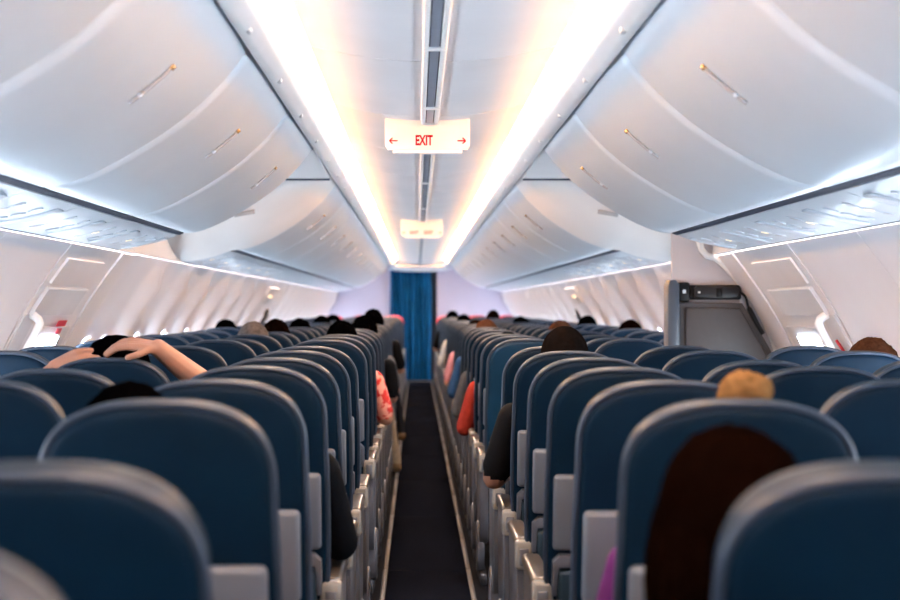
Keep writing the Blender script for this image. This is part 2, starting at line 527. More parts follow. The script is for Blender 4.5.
# ------------------------------------------------------------------ service panels with reading lights
pprof = resample(PSU_P, 8)
def psu_point(u):
    i = u * 7; a = int(min(6, i)); f = i - a
    p = pprof[a] * (1 - f) + pprof[a + 1] * f
    t = pprof[a + 1] - pprof[a]; t /= np.linalg.norm(t)
    n = np.array([t[1], -t[0]])
    if n[1] > 0: n = -n
    return p, n
def psu_meshes(s, L):
    g = [[(s * p[0], v, p[1]) for p in pprof] for v in np.linspace(0.003, L - 0.003, 3)]
    me = {'panel': grid_shell('panel', g, 0.012, 'psu_white', nrm=(0, 0, -1)),
          'edge': tube('edge_seal', [(s * 1.3885, v, 1.557) for v in (0.0, L)], 0.0032, 'column_blue', 6)}
    def at(u, y, h):
        p, n = psu_point(u)
        return (s * (p[0] + n[0] * h), y, p[1] + n[1] * h), (s * n[0], 0, n[1])
    me['lamps'], me['vents'], me['rims'] = [], [], []
    for j, u in enumerate((.30, .5, .70)):
        c, n = at(u, L * .30, 0.0)
        me['rims'].append(disc('lamp_rim', c, n, 0.026, 0.004, 'psu_white'))
        c, n = at(u, L * .30, 0.0)
        me['lamps'].append(disc('reading_light', c, n, 0.015, 0.0055, 'lamp_warm' if j == 1 else 'latch_grey'))
        c, n = at(u, L * .62, 0.0)
        me['vents'].append(disc('air_nozzle', c, n, 0.024, 0.008, 'psu_white'))
    c, n = at(.5, L * .84, 0.0)
    q = rbox('indicator_sign', -0.10, 0.10, -0.035, 0.035, -0.004, 0.004, 0.003, 'psu_white', 1)
    q.transform(Matrix.Translation(Vector(c)) @ Vector((0, 0, -1)).rotation_difference(Vector(n)).to_matrix().to_4x4())
    me['sign'] = q
    return me
PSU_L = 0.692
for s in (-1, 1):
    D = psu_meshes(s, PSU_L)
    def add_psu(y, label):
        o = empty('service_panel', (0, y, 0))
        tag(o, label, 'service panel', 'passenger service panels')
        p = new_obj('panel', D['panel'], parent=o)
        new_obj('edge_seal', D['edge'], parent=p)
        if y < 13:
            for r_, l_ in zip(D['rims'], D['lamps']):
                q = new_obj('lamp_rim', r_, parent=o); new_obj('reading_light', l_, parent=q)
            for v_ in D['vents']: new_obj('air_nozzle', v_, parent=o)
            new_obj('indicator_sign', D['sign'], parent=o)
    k = 0
    while GAP0 - (k + 1) * PSU_L > -1.2:
        add_psu(GAP0 - (k + 1) * PSU_L, 'pale service panel with lamps and nozzles %s, %s behind soffit gap' % (SIDE[s], ORD[k])); k += 1
    k = 0
    while GAP2 + (k + 1) * PSU_L < BIN_END + 0.3:
        add_psu(GAP2 + k * PSU_L, 'pale service panel %s, %s ahead of soffit gap' % (SIDE[s], ORD[k])); k += 1

# ------------------------------------------------------------------ gap between the bin groups: soffit + closeout
full_prof = resample([tuple(p) for p in bprof] + [(1.115, 1.622)] + [tuple(p) for p in pprof[2:]], 30)
for s in (-1, 1):
    so = empty('bin_closeout', (0, GAP1, 0))
    tag(so, 'cream curved closeout panel at the bin gap ' + SIDE[s], 'panel', 'bin closeout panels')
    g = [[(s * x, v - GAP1, 1.972 + 0.03 * sstep(GAP1, GAP0, v)) for x in np.linspace(.506, 1.43, 6)] for v in np.linspace(GAP0 - 0.02, GAP1 + 0.002, 4)]
    new_obj('soffit', grid_shell('soffit', g, 0.01, 'panel_white', nrm=(0, 0, -1)), parent=so)
    new_obj('soffit_seal', rbox('soffit_seal', min(s * .506, s * 1.42), max(s * .506, s * 1.42), -0.002, 0.010, 1.963, 1.973, 0, 'rubber_dark'), parent=so)
    g = []
    for t in np.linspace(0, 1, 12):
        row = []
        for i, p in enumerate(full_prof):
            u = i / 29
            top = np.array([.5075 + u * .91, 1.962])
            w = math.sin(t * math.pi / 2)          # rounded bullnose
            q = top * (1 - w) + p * w
            row.append((s * q[0], (1 - math.cos(t * math.pi / 2)) * (GAP2 - GAP1) * 0.995 + 0.008, q[1]))
        g.append(row)
    G = np.array(g)
    new_obj('closeout', grid_shell('closeout', g, 0.01, 'closeout_white', nrm=(0, -1, -1)), parent=so)
    g2 = [[(s * (1.386 + 0.1 * (z - 1.555)), v, z) for z in np.linspace(1.555, 1.965, 4)] for v in np.linspace(GAP0 - GAP1, GAP2 - GAP1, 3)]
    new_obj('side_panel', grid_shell('side_panel', g2, 0.01, 'closeout_white', nrm=(-s, 0, 0)), parent=so)
    # small grey placard lying on the curved panel
    d2 = (G[:, :, 0] - s * .965) ** 2 + (G[:, :, 2] - 1.815) ** 2
    i0, j0 = np.unravel_index(d2[1:-1, 1:-1].argmin(), d2[1:-1, 1:-1].shape); i0 += 1; j0 += 1
    c0 = Vector(G[i0, j0])
    tz = Vector(G[i0 + 1, j0] - G[i0 - 1, j0])
    tx = Vector(G[i0, j0 + 1] - G[i0, j0 - 1]) * s
    nn = tx.cross(tz).normalized()
    if nn.y > 0: nn = -nn
    ax = (Vector((1, 0, 0)) - nn * nn.x).normalized()
    q = rbox('placard', -.055, .055, -.004, .004, -.016, .016, 0.002, 'placard_grey', 1)
    q.transform(Matrix.Translation(c0 + nn * 0.006) @ Matrix((ax, -nn, ax.cross(-nn))).transposed().to_4x4())
    new_obj('placard', q, parent=so)

# ------------------------------------------------------------------ end walls
def bulkhead(name, s, label):
    x0, x1 = 0.30, 1.0
    poly = [(s * 0.30, 0.0)] + [(s * a, b) for a, b in [(1.66, 0), (1.73, .4), (1.75, .7), (1.73, .9), (1.65, 1.13), (1.50, 1.42), (1.42, 1.55), (1.40, 2.13), (.30, 2.13)]]
    o = new_obj(name, prism(name, poly, 'y', Y1, Y1 + 0.04, 0, 'lavender'))
    return tag(o, label, 'wall', kind='structure')
bulkhead('wall_front_left', -1, 'lavender bulkhead wall beside the blue curtain')
bulkhead('wall_front_right', 1, 'lavender bulkhead wall beside the blue curtain')
o = new_obj('wall_front_top', rbox('wall_front_top', -0.30, 0.30, Y1, Y1 + 0.04, 1.93, 2.13, 0, 'lavender'))
tag(o, 'pale header wall above the blue curtain', 'wall', kind='structure')
o = new_obj('wall_galley', rbox('wall_galley', -1.6, 1.6, Y1 + 2.3, Y1 + 2.35, 0, 2.13, 0, 'attendant_grey'))
tag(o, 'dark galley wall behind the curtain', 'wall', kind='structure')
o = new_obj('wall_back', rbox('wall_back', -1.7, 1.7, Y0 - 0.05, Y0, 0, 2.15, 0, 'lavender'))
tag(o, 'pale wall closing the cabin aft', 'wall', kind='structure')
# rounded white arch panel where the ceiling ends, with a golden edge line
ar = empty('ceiling_end_panel', (0, CEND, 1.95))
tag(ar, 'rounded white panel ending the ceiling above the blue curtain', 'panel')
g = [[(x, v, 0.10 - 0.12 * math.sin(t * math.pi / 2) - 0.02 * (1 - (x / .47) ** 2)) for x in np.linspace(-.47, .47, 9)] for t, v in [(q, 0.02 + 0.55 * (1 - math.cos(q * math.pi / 2))) for q in np.linspace(0, 1, 7)]]
new_obj('arch', grid_shell('arch', g, 0.02, 'panel_white', nrm=(0, -1, -1)), parent=ar)
new_obj('edge_strip', rbox('edge_strip', -.40, .40, -0.01, 0.012, 0.035, 0.055, 0.003, 'brass_tip'), parent=ar)
# bin end closeouts at the front
for s in (-1, 1):
    g = []
    for t in np.linspace(0, 1, 7):
        row = []
        for i, p in enumerate(full_prof):
            q = np.array([p[0] * (1 - t) + (1.0 + 0.4 * (p[0] - 1.0)) * t if False else p[0], p[1] + 0.30 * t * t * (i / 29) ** 0.5 * 1.0])
            row.append((s * q[0], t * 0.45, min(q[1], 2.1)))
        g.append(row)
    o = new_obj('bin_end_panel', grid_shell('bin_end_panel', g, 0.01, 'bin_blue_cast', nrm=(0, 0, -1)), loc=(0, BIN_END, 0))
    tag(o, 'curved white end panel closing the overhead bins near the curtain ' + SIDE[s], 'panel', 'bin end panels')

# curtain
cu = empty('curtain', (0, Y1 - 0.08, 0))
tag(cu, 'blue pleated curtain closing the end of the aisle', 'curtain')
g = []
for x in np.linspace(-0.52, 0.20, 73):
    row = []
    for z in np.linspace(0.03, 1.955, 9):
        a = 0.045 * (0.55 + 0.45 * (1 - z / 2))
        row.append((x + 0.008 * math.sin(z * 3 + x * 20), a * math.sin(x * 66 + 0.6 * math.sin(x * 17)) + 0.014 * math.sin(x * 31 + z), z))
    g.append(row)
new_obj('cloth', grid_shell('cloth', g, 0.004, 'curtain_blue', nrm=(0, -1, 0)), parent=cu)
new_obj('curtain_rail', tube('curtain_rail', [(-.55, 0, 1.968), (.55, 0, 1.968)], 0.012, 'rail_white'), parent=cu)
new_obj('threshold', rbox('threshold', -0.30, 0.30, Y1 - 0.2, Y1 + 0.1, 0.0, 0.012, 0.003, 'path_strip', 1), parent=floor)

# ------------------------------------------------------------------ exit signs
def text_mesh(body, size):
    c = bpy.data.curves.new('lettering', 'FONT')
    c.body = body; c.size = size; c.align_x = 'CENTER'; c.align_y = 'CENTER'; c.extrude = 0.0006
    c.offset = size * 0.034
    t = bpy.data.objects.new('lettering', c); COL.objects.link(t)
    bpy.context.view_layer.update()
    me = bpy.data.meshes.new_from_object(t.evaluated_get(bpy.context.evaluated_depsgraph_get()))
    bpy.data.objects.remove(t)
    me.materials.clear()
    me.transform(Matrix.Rotation(math.radians(90), 4, 'X'))
    return me
def arrow_mesh(s, sz):
    # thin arrow made of a shaft and two barbs
    L, w = sz, sz * 0.16
    pts = []
    bm = bmesh.new()
    def bar(p, q):
        p, q = Vector(p), Vector(q); d = (q - p).normalized(); n = Vector((-d.y, d.x)) * w / 2
        vs = [p + n, q + n, q - n, p - n]
        f = [bm.verts.new((v.x * s, -0.0012, v.y)) for v in vs]; b = [bm.verts.new((v.x * s, 0.0005, v.y)) for v in vs]
        bm.faces.new(f); bm.faces.new(b[::-1])
        for i in range(4): bm.faces.new((f[i], b[i], b[(i + 1) % 4], f[(i + 1) % 4]))
    bar((-L / 2, 0), (L / 2, 0)); bar((L / 2, 0), (L * .12, L * .36)); bar((L / 2, 0), (L * .12, -L * .36))
    bmesh.ops.recalc_face_normals(bm, faces=bm.faces)
    me = bpy.data.meshes.new('arrow'); bm.to_mesh(me); bm.free()
    return me
def exit_sign(y, w, h, zb, label, second=False):
    o = empty('exit_sign', (-0.008, y, zb))
    tag(o, label, 'sign')
    new_obj('housing', prism('housing', [(-w / 2 + .012, 0.012), (w / 2 - .012, 0.012), (w / 2, 0.03), (w / 2, h), (-w / 2, h), (-w / 2, 0.03)], 'y', 0, 0.055, 0.003, 'sign_white'), parent=o)
    new_obj('lower_lip', rbox('lower_lip', -w / 2 + .03, w / 2 - .03, 0.004, 0.05, 0.0, 0.014, 0.004, 'rail_white'), parent=o)
    new_obj('mount', rbox('mount', -w / 2 + .004, w / 2 - .004, 0.006, 0.05, h - 0.006, h + 0.006, 0.003, 'rail_white'), parent=o)
    zt = h * 0.36
    if not second:
        t = new_obj('lettering', text_mesh('EXIT', 0.050), 'sign_red', o, (-0.014, -0.001, zt))
        t.scale = (0.66, 1, 1.08)
        for s in (-1, 1): new_obj('arrow', arrow_mesh(s, 0.032), 'sign_red', o, (s * w * .40, -0.001, zt))
    else:
        t = new_obj('lettering', text_mesh('EXIT', 0.036), 'sign_red', o, (-0.065, -0.001, zt * .8))
        t = new_obj('lettering', text_mesh('EXIT', 0.036), 'sign_red', o, (0.055, -0.001, zt * .8))
        for s in (-1, 1): new_obj('arrow', arrow_mesh(s, 0.026), 'sign_red', o, (s * w * .42, -0.001, zt * .8))
exit_sign(6.23, 0.331, 0.134, 1.899, 'white ceiling sign with red EXIT lettering and outward arrows, nearer the handset')
exit_sign(13.4, 0.352, 0.156, 1.878, 'white ceiling sign with small red lettering, farther along towards the curtain', True)

# ------------------------------------------------------------------ exit doors in the sidewalls
def wall_patch(s, y0, y1, z0, z1, off, t, material, name, ny=3, nz=8, corner=0.0):
    g = []
    for v in np.linspace(y0, y1, ny):
        row = []
        for z in np.linspace(z0, z1, nz):
            n = wall_n(z, s)
            p = Vector((s * wall_x(z), v, z)) + n * off
            row.append(tuple(p))
        g.append(row)
    return grid_shell(name, g, t, material, nrm=(-s, 0, 0))
def wp(s, y, z, off):
    return Vector((s * wall_x(z), y, z)) + wall_n(z, s) * off
for n, s in ((1, -1), (2, 1)):
    d = empty('door_%d' % n, (0, 0, 0))
    tag(d, 'white cabin exit door with grab handle and small window ' + SIDE[s], 'door', kind='structure')
    new_obj('lining', wall_patch(s, 7.41, DOOR[s][1] - .002, 0.02, 1.552, 0.008, 0.008, 'door_white', 'lining', 3, 20), parent=d)
    new_obj('door_panel', wall_patch(s, 6.336, 7.402, 0.02, 1.552, 0.0, 0.012, 'door_white', 'door_panel', 5, 24), parent=d)
    new_obj('upper_cover', wall_patch(s, 6.42, 7.15, 1.40, 1.50, 0.012, 0.010, 'door_white', 'upper_cover', 3, 5), parent=d)
    lp = new_obj('lever_cover', wall_patch(s, 6.42, 7.16, 1.275, 1.385, 0.018, 0.016, 'door_grey', 'lever_cover', 3, 6), parent=d)
    path = [wp(s, 6.42, 1.385, .018), wp(s, 7.16, 1.385, .018)]
    new_obj('cover_edge', tube('cover_edge', path[:2], 0.005, 'rail_white', 6), parent=lp)
    # window with bright pane in a moulded frame
    new_obj('window_surround', wall_patch(s, 6.66, 7.30, 0.90, 1.215, 0.010, 0.008, 'door_grey', 'window_surround', 3, 8), parent=d)
    new_obj('window_pane', wall_patch(s, 6.80, 7.14, 0.93, 1.175, 0.016, 0.006, 'window_light', 'window_pane', 3, 6), parent=d)
    # grab handle
    hp = [wp(s, 6.44, 1.275, .01), wp(s, 6.435, 1.27, .05), wp(s, 6.43, 1.245, .062), wp(s, 6.42, 1.14, .062), wp(s, 6.415, 1.11, .05), wp(s, 6.41, 1.105, .01)]
    hh = [tuple(p) for p in resample([tuple(p) for p in hp], 16)]
    new_obj('grab_handle', tube('grab_handle', hh, 0.018, 'rail_white', 8), parent=d)
    new_obj('handle_plate', wall_patch(s, 6.36, 6.56, 1.05, 1.27, 0.006, 0.006, 'door_grey', 'handle_plate', 3, 6), parent=d)
    if s < 0:
        new_obj('placard', wall_patch(s, 7.16, 7.28, 1.03, 1.075, 0.022, 0.004, 'placard_red', 'placard', 2, 3), parent=d)
        new_obj('placard', wall_patch(s, 7.16, 7.28, 1.09, 1.115, 0.022, 0.004, 'placard_red', 'placard', 2, 3), parent=d)
        new_obj('placard', wall_patch(s, 6.96, 7.12, 1.225, 1.25, 0.022, 0.004, 'placard_red', 'placard', 2, 3), parent=d)
        new_obj('placard', wall_patch(s, 7.02, 7.10, 1.19, 1.215, 0.022, 0.004, 'placard_red', 'placard', 2, 3), parent=d)
    else:
        new_obj('placard', wall_patch(s, 6.50, 6.60, 1.06, 1.045, 0.022, 0.004, 'placard_red', 'placard', 2, 3), parent=d)
        new_obj('placard', tube('placard', [wp(s, 6.50, 1.17, .012), wp(s, 6.46, 1.11, .012)], 0.006, 'placard_red', 6), parent=d)
# overwing exits further along
for n, s in ((3, -1), (4, 1)):
    d = empty('door_%d' % n, (0, 0, 0))
    tag(d, 'overwing exit hatch in the sidewall far along ' + SIDE[s], 'door', kind='structure')
    new_obj('hatch', wall_patch(s, 15.05, 16.05, 0.5, 1.50, 0.040, 0.03, 'door_white', 'hatch', 4, 14), parent=d)
    new_obj('window_pane', wall_patch(s, 15.4, 15.7, 0.86, 1.14, 0.046, 0.006, 'window_light', 'window_pane', 2, 5), parent=d)
    new_obj('handle_cover', wall_patch(s, 15.3, 15.75, 1.36, 1.44, 0.055, 0.014, 'door_grey', 'handle_cover', 2, 4), parent=d)
    new_obj('handle', tube('handle', [wp(s, 16.0, 1.30, .05), wp(s, 15.95, 1.24, .08), wp(s, 15.8, 1.12, .08), wp(s, 15.75, 1.08, .05)], 0.022, 'dark_frame', 8), parent=d)
    new_obj('lamp', ellipsoid('lamp', wp(s, 15.2, 1.44, .07), (.018, .05, .014), 'lamp_warm', 12, 8), parent=d)

# ------------------------------------------------------------------ partition, attendant seat, handset
PY = 7.78
pa = empty('cabin_partition', (1.2, PY, 0))
tag(pa, 'light grey partition standing out from the sidewall behind the handset', 'partition')
poly = [(-.01, 0.0), (.44, 0.0)] + [(wall_x(z) - 1.2 - 0.006, z) for z in (.1, .4, .7, .9, 1.0, 1.1, 1.2, 1.3, 1.4, 1.5)] + [(.205, 1.56), (.205, 1.955), (-.01, 1.955)]
new_obj('panel', prism('panel', poly, 'y', 0, 0.03, 0.004, 'partition_grey'), parent=pa)
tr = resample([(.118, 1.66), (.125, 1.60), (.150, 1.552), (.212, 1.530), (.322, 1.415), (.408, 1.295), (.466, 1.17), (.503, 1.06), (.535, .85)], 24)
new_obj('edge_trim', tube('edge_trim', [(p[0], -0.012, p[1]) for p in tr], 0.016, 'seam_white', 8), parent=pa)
at_ = empty('attendant_seat', (1.2, PY, 0))
tag(at_, 'folded dark grey attendant seat panel with slanted corner on the partition', 'attendant seat')
colpts = [(-.045, 0.0), (.012, 0.0), (.012, 1.41), (-.005, 1.43), (-.035, 1.43), (-.045, 1.40)]
new_obj('side_post', prism('side_post', colpts, 'y', -0.10, 0.03, 0.008, 'column_blue'), parent=at_)
fr = [(.016, 0.25), (.492, 0.25), (.492, 1.03), (.455, 1.105), (.325, 1.318), (.016, 1.322)]
new_obj('back_frame', prism('back_frame', fr, 'y', -0.045, -0.004, 0.006, 'attendant_grey'), parent=at_)
fr2 = [(.045, 0.30), (.465, 0.30), (.465, 1.03), (.43, 1.09), (.312, 1.295), (.045, 1.298)]
new_obj('cushion', prism('cushion', fr2, 'y', -0.062, -0.040, 0.012, 'attendant_grey', 3), parent=at_)
new_obj('foot', rbox('foot', .02, .45, -0.05, 0.0, 0.0, 0.26, 0.01, 'dark_frame'), parent=at_)
hs = empty('handset', (1.2, PY, 1.37))
tag(hs, 'black attendant handset with coiled cord in its wall cradle', 'handset')
new_obj('cradle', rbox('cradle', .07, .325, -0.022, -0.002, -.035, .037, 0.012, 'handset_black', 3), parent=hs)
body = new_obj('receiver', prism('receiver', [(.088, -.020), (.105, -.029), (.20, -.033), (.295, -.029), (.312, -.016), (.312, .018), (.295, .030), (.20, .035), (.105, .030), (.088, .020)], 'y', -0.052, -0.018, 0.009, 'handset_face', 3), parent=hs)
new_obj('ear_button', rbox('ear_button', .108, .120, -0.0545, -0.050, -.004, .006, 0.002, 'print_white', 1), parent=body)
new_obj('key_pad', rbox('key_pad', .195, .225, -0.0545, -0.050, -.022, .022, 0.003, 'handset_black', 1), parent=body)
unit = new_obj('call_panel', rbox('call_panel', .014, .072, -0.04, -0.002, -.045, .050, 0.010, 'handset_black', 3), parent=hs)
new_obj('call_button', rbox('call_button', .036, .052, -0.044, -0.038, -.004, .014, 0.002, 'print_white', 1), parent=unit)
cp = resample([(.312, -.03, .004), (.34, -.035, -.02), (.357, -.03, -.07), (.375, -.04, -.11), (.40, -.04, -.16), (.425, -.035, -.20)], 30)
new_obj('cord', tube('cord', [tuple(p) for p in cp], [0.006 + (0.006 if i > 11 else 0) for i in range(30)], 'handset_black', 8), parent=hs)

# ------------------------------------------------------------------ seats
ZP, SL, RC = 0.42, 0.744, math.radians(10)
YP = SL * math.sin(RC)            # pivot y behind the head of the back
HW, SP = 0.187, 0.478
AISLE_C = 0.455
def back_outline(hw=HW, s0=0.0, s1=SL, rise=0.125, narrow=0.012):
    L = []
    def w(s): return hw - narrow * (1 - sstep(0.0, 0.3, s)) - 0.006 * sstep(0.40, s1 - rise, s)
    for s in np.linspace(s0, s1 - rise, 8)[:-1]: L.append((-w(s), s))
    ws = w(s1 - rise)
    for a in np.linspace(0, math.pi / 2, 15):        # smooth superelliptic shoulder
        t = a / (math.pi / 2)
        c, q = math.cos(a) ** (2 / 2.75), math.sin(a) ** (2 / 2.35)
        L.append((-ws * c, s1 - rise + rise * q))
    L[-1] = (0.0, s1)
    return L + [(-x, s) for x, s in L[:-1][::-1]]
def loft_outline(name, out, rings, material, bulge=0.0):
    """rings: list of (inset, t). Points offset inward along 2-D normals."""
    out = np.array(out)
    nx = np.roll(out, -1, 0) - np.roll(out, 1, 0)
    nx[0] = out[1] - out[0] + (out[0] - out[-1]) * 0.5; nx[-1] = out[-1] - out[-2] + (out[0] - out[-1]) * .5
    nrm = np.stack([nx[:, 1], -nx[:, 0]], 1); nrm /= np.linalg.norm(nrm, axis=1, keepdims=True)
    c = out.mean(0)
    if ((out + nrm * 0.01 - c) ** 2).sum() < ((out - nrm * 0.01 - c) ** 2).sum(): nrm = -nrm
    verts, faces = [], []
    n = len(out)
    for ins, t in rings:
        for p, q in zip(out, nrm):
            r_ = p - q * ins
            verts.append((r_[0], t, r_[1]))
    for i in range(len(rings) - 1):
        for k in range(n):
            faces.append((i * n + k, i * n + (k + 1) % n, (i + 1) * n + (k + 1) % n, (i + 1) * n + k))
    for base, flip in ((0, 1), ((len(rings) - 1) * n, -1)):
        ctr = np.array(verts[base:base + n]).mean(0)
        inner = []
        ti = ctr[1] - flip * bulge
        st = len(verts)
        for k in range(n):
            v = np.array(verts[base + k]); q = ctr + (v - ctr) * 0.55; q[1] = ti
            verts.append(tuple(q))
        for k in range(n): faces.append((base + k, base + (k + 1) % n, st + (k + 1) % n, st + k))
        faces.append(tuple(st + k for k in range(n)))
    me = fix_normals(mesh(name, verts, faces, True, material))
    return me
OUT = back_outline()
ME = {}
RINGS = [(.034, -.034), (.018, -.0335), (.008, -.031), (.0015, -.024), (0, -.014), (0, .020), (.008, .042), (.030, .056)]
ME['backrest'] = loft_outline('backrest', OUT, RINGS, 'leather', 0.004)
ME['backrest_teal'] = loft_outline('backrest_teal', OUT, RINGS, 'leather_teal', 0.004)
pip = [(x * 1.0, -0.024, s) for x, s in OUT]
ME['piping'] = tube('piping', pip, 0.0070, 'piping', 6)
s_of = lambda z: (z - ZP) / math.cos(RC)
ME['tray_table'] = rbox('tray_table', -.172, .172, -.056, -.030, s_of(.712), s_of(.902), .012, 'tray_grey', 3)
ME['tray_latch'] = rbox('tray_latch', -.022, .022, -.066, -.036, s_of(.893), s_of(.915), .004, 'grey_plastic', 1)
ME['pocket'] = rbox('pocket', -.160, .160, -.062, -.030, 0.02, s_of(.665), .014, 'pocket', 3)
ME['pocket_frame'] = prism('pocket_frame', [(-.172, s_of(.60)), (-.172, s_of(.685)), (-.155, s_of(.702)), (.155, s_of(.702)), (.172, s_of(.685)), (.172, s_of(.60)), (.160, s_of(.60)), (.156, s_of(.672)), (-.156, s_of(.672)), (-.160, s_of(.60))], 'y', -.058, -.028, .003, 'grey_plastic')
cv = [(HW * 1.03 * (x / HW), s) for x, s in OUT if s > SL - 0.16]
ME['headrest_cover'] = loft_outline('headrest_cover', [(x * 1.03, s + 0.004 if s > SL - 0.15 else s) for x, s in OUT if s > SL - 0.15], [(.03, -.045), (.006, -.042), (-.006, -.028), (-.008, 0.0), (-.004, .04), (.03, .068)], 'red_cover', 0.002)
ME['cushion'] = rbox('cushion', -.205, .205, .11, .56, .385, .465, .028, 'leather', 3)
ME['base'] = rbox('base', -.20, .20, .16, .53, .335, .385, .01, 'dark_frame', 1)
ME['leg'] = tube('leg', [(0, .20, .34), (0, .17, .012), (0, .15, .004)], [.018, .018, .022], 'dark_frame', 6)
ME['leg_front'] = tube('leg_front', [(0, .44, .34), (0, .48, .012), (0, .50, .004)], [.018, .018, .022], 'dark_frame', 6)
ME['armrest'] = rbox('armrest', -.020, .020, .10, .47, .585, .625, .014, 'grey_plastic', 2)
ME['arm_post'] = rbox('arm_post', -.015, .015, .13, .19, .38, .59, .008, 'dark_frame', 1)
def lens(n=20):
    # side panel outline: broad under the armrest, tapering like a shield towards the floor
    top, bot = .600, .185
    L = [(.085, top), (.47, top)]
    for t in np.linspace(0.04, 1, 12):
        L.append((.47 - .14 * t ** 2.2 - .05 * t ** 8, top + (bot - top) * math.sin(t * math.pi / 2)))
    for t in np.linspace(1, 0.04, 12):
        L.append((.085 + .16 * t ** 2.6 , top + (bot - top) * math.sin(t * math.pi / 2)))
    out = []
    for p in L:
        if not out or math.dist(p, out[-1]) > 0.004: out.append(p)
    return out
ME['side_panel'] = prism('side_panel', lens(), 'x', -.021, .021, .009, 'grey_plastic', 2)
ME['armrest_pad'] = rbox('armrest_pad', -.026, .026, .085, .485, .596, .628, .013, 'pad_bronze', 3)
ME['end_cap'] = rbox('end_cap', -.027, .027, .060, .105, .535, .622, .012, 'cap_white', 3)
ME['cap_inset'] = rbox('cap_inset', -.014, .014, .056, .066, .548, .600, .006, 'grey_plastic', 2)
fp = [(.30 + .085 * math.cos(a), .17 + .12 * math.sin(a)) for a in np.linspace(0, 2 * math.pi, 22, endpoint=False)]
ME['leg_fairing'] = prism('leg_fairing', fp, 'x', -.018, .018, .009, 'grey_plastic', 2)
ME['leg_rail'] = rbox('leg_rail', -.016, .016, .15, .52, 0.0, .06, .008, 'dark_frame', 1)

rng = random.Random(4)
def seat(x, y, col, s, label, far=False, rec=0.0, teal=False, red=False, tray=True, group='navy leather passenger seats'):
    o = empty('passenger_seat', (x, y, 0))
    tag(o, label, 'seat', group)
    def back(nm, key=None):
        q = new_obj(nm, ME[key or nm], parent=o, loc=(0, YP, ZP))
        q.rotation_euler = (RC + rec, 0, 0)
        return q
    back('backrest', 'backrest_teal' if teal else 'backrest')
    back('piping')
    if tray:
        t = back('tray_table')
        if not far:
            l = new_obj('tray_latch', ME['tray_latch'], parent=t)
    back('pocket')
    if not far: back('pocket_frame')
    if red: back('headrest_cover')
    new_obj('cushion', ME['cushion'], parent=o)
    new_obj('base', ME['base'], parent=o)
    lx = -s * 0.10 if col == 0 else 0.0
    new_obj('leg', ME['leg'], parent=o, loc=(lx, 0, 0))
    new_obj('leg', ME['leg_front'], parent=o, loc=(lx, 0, 0))
    if col < 2:
        a = new_obj('armrest', ME['armrest'], parent=o, loc=(s * SP / 2, 0, 0))
        if not far: new_obj('arm_post', ME['arm_post'], parent=a)
    if col == 0:
        ox = -s * (AISLE_C - 0.262)
        new_obj('side_panel', ME['side_panel'], parent=o, loc=(ox, 0, 0))
        new_obj('armrest_pad', ME['armrest_pad'], parent=o, loc=(ox, 0, 0))
        c = new_obj('end_cap', ME['end_cap'], parent=o, loc=(ox, 0, 0))
        if not far: new_obj('cap_inset', ME['cap_inset'], parent=c)
        new_obj('leg_fairing', ME['leg_fairing'], parent=o, loc=(ox - s * 0.012, -0.03, 0))
        new_obj('leg_rail', ME['leg_rail'], parent=o, loc=(ox, 0, 0))
    return o
AFT = [5.966, 5.274, 4.582, 3.89, 3.198, 2.506, 1.78, 1.12]
COLN = ['aisle', 'middle', 'window']
ROWS = {}
for s in (-1, 1):
    f0 = 7.06 if s < 0 else 7.30
    rows = [('behind', k, y) for k, y in enumerate(AFT)] + [('ahead of', k, f0 + .692 * k) for k in range(28)]
    for w, k, y in rows:
        for c in range(3):
            x = s * (AISLE_C + SP * c)
            if s > 0 and w == 'ahead of' and k == 0 and c == 2: continue     # the partition and attendant seat stand here
            last = w == 'ahead of' and k == 27
            lab = 'navy leather %s seat %s, %s row %s the partition line' % (COLN[c], SIDE[s], ORD[k], w)
            if last: lab = 'navy leather %s seat with red headrest cover %s' % (COLN[c], SIDE[s])
            teal = s > 0 and w == 'ahead of' and k == 0 and c == 0
            if teal: lab = 'teal blue leather aisle seat without tray beside the exit passage'
            rec = rng.choice([0, 0, 0, .02, .035, -.01, .05]) if c or w != 'behind' else rng.choice([0, .01, .0, -.01])
            if w == 'ahead of' and k == 0: rec = 0.0
            if w == 'behind' and k >= 6: rec = 0.13 if k == 6 else 0.07
            seat(x, y, c, s, lab, far=y > 12, rec=rec, teal=teal, red=last, tray=not teal)

# ------------------------------------------------------------------ people
for nm, c, r in [('skin_light', (.40, .20, .135), .5), ('skin_tan', (.45, .23, .15), .5), ('skin_dark', (.10, .045, .03), .5), ('skin_brown', (.24, .11, .07), .5)]:
    mat(nm, c, rough=r, var=0.08, vscale=25, bump=0.1, bscale=300)
for nm, c in [('cloth_black', (.010, .010, .014)), ('cloth_red', (.42, .045, .03)), ('cloth_purple', (.16, .03, .17)), ('cloth_grey', (.10, .10, .11)),
              ('cloth_white', (.62, .60, .58)), ('cloth_pink', (.62, .26, .28)), ('cloth_blue', (.03, .09, .22)), ('cloth_brown', (.09, .045, .03)),
              ('cloth_beige', (.42, .35, .27)), ('cloth_navy', (.004, .007, .015)), ('trousers_dark', (.015, .017, .025)), ('shoe_tan', (.30, .20, .12))]:
    mat(nm, [v * (.3 if max(c) < .02 else .75) for v in c], rough=0.85, var=0.15, vscale=30, bump=0.3, bscale=250, spec=0.1)
for nm, c in [('hair_black', (.006, .005, .006)), ('hair_darkbrown', (.028, .010, .006)), ('hair_brown', (.13, .055, .03)), ('hair_blond', (.36, .19, .075)),
              ('hair_grey', (.20, .17, .16)), ('hair_buzz', (.055, .040, .036))]:
    mat(nm, [v * .11 for v in c] if c[0] < .1 else [v * .5 for v in c], rough=0.95, var=0.35, vscale=60, bump=0.5, bscale=180, spec=0.0)
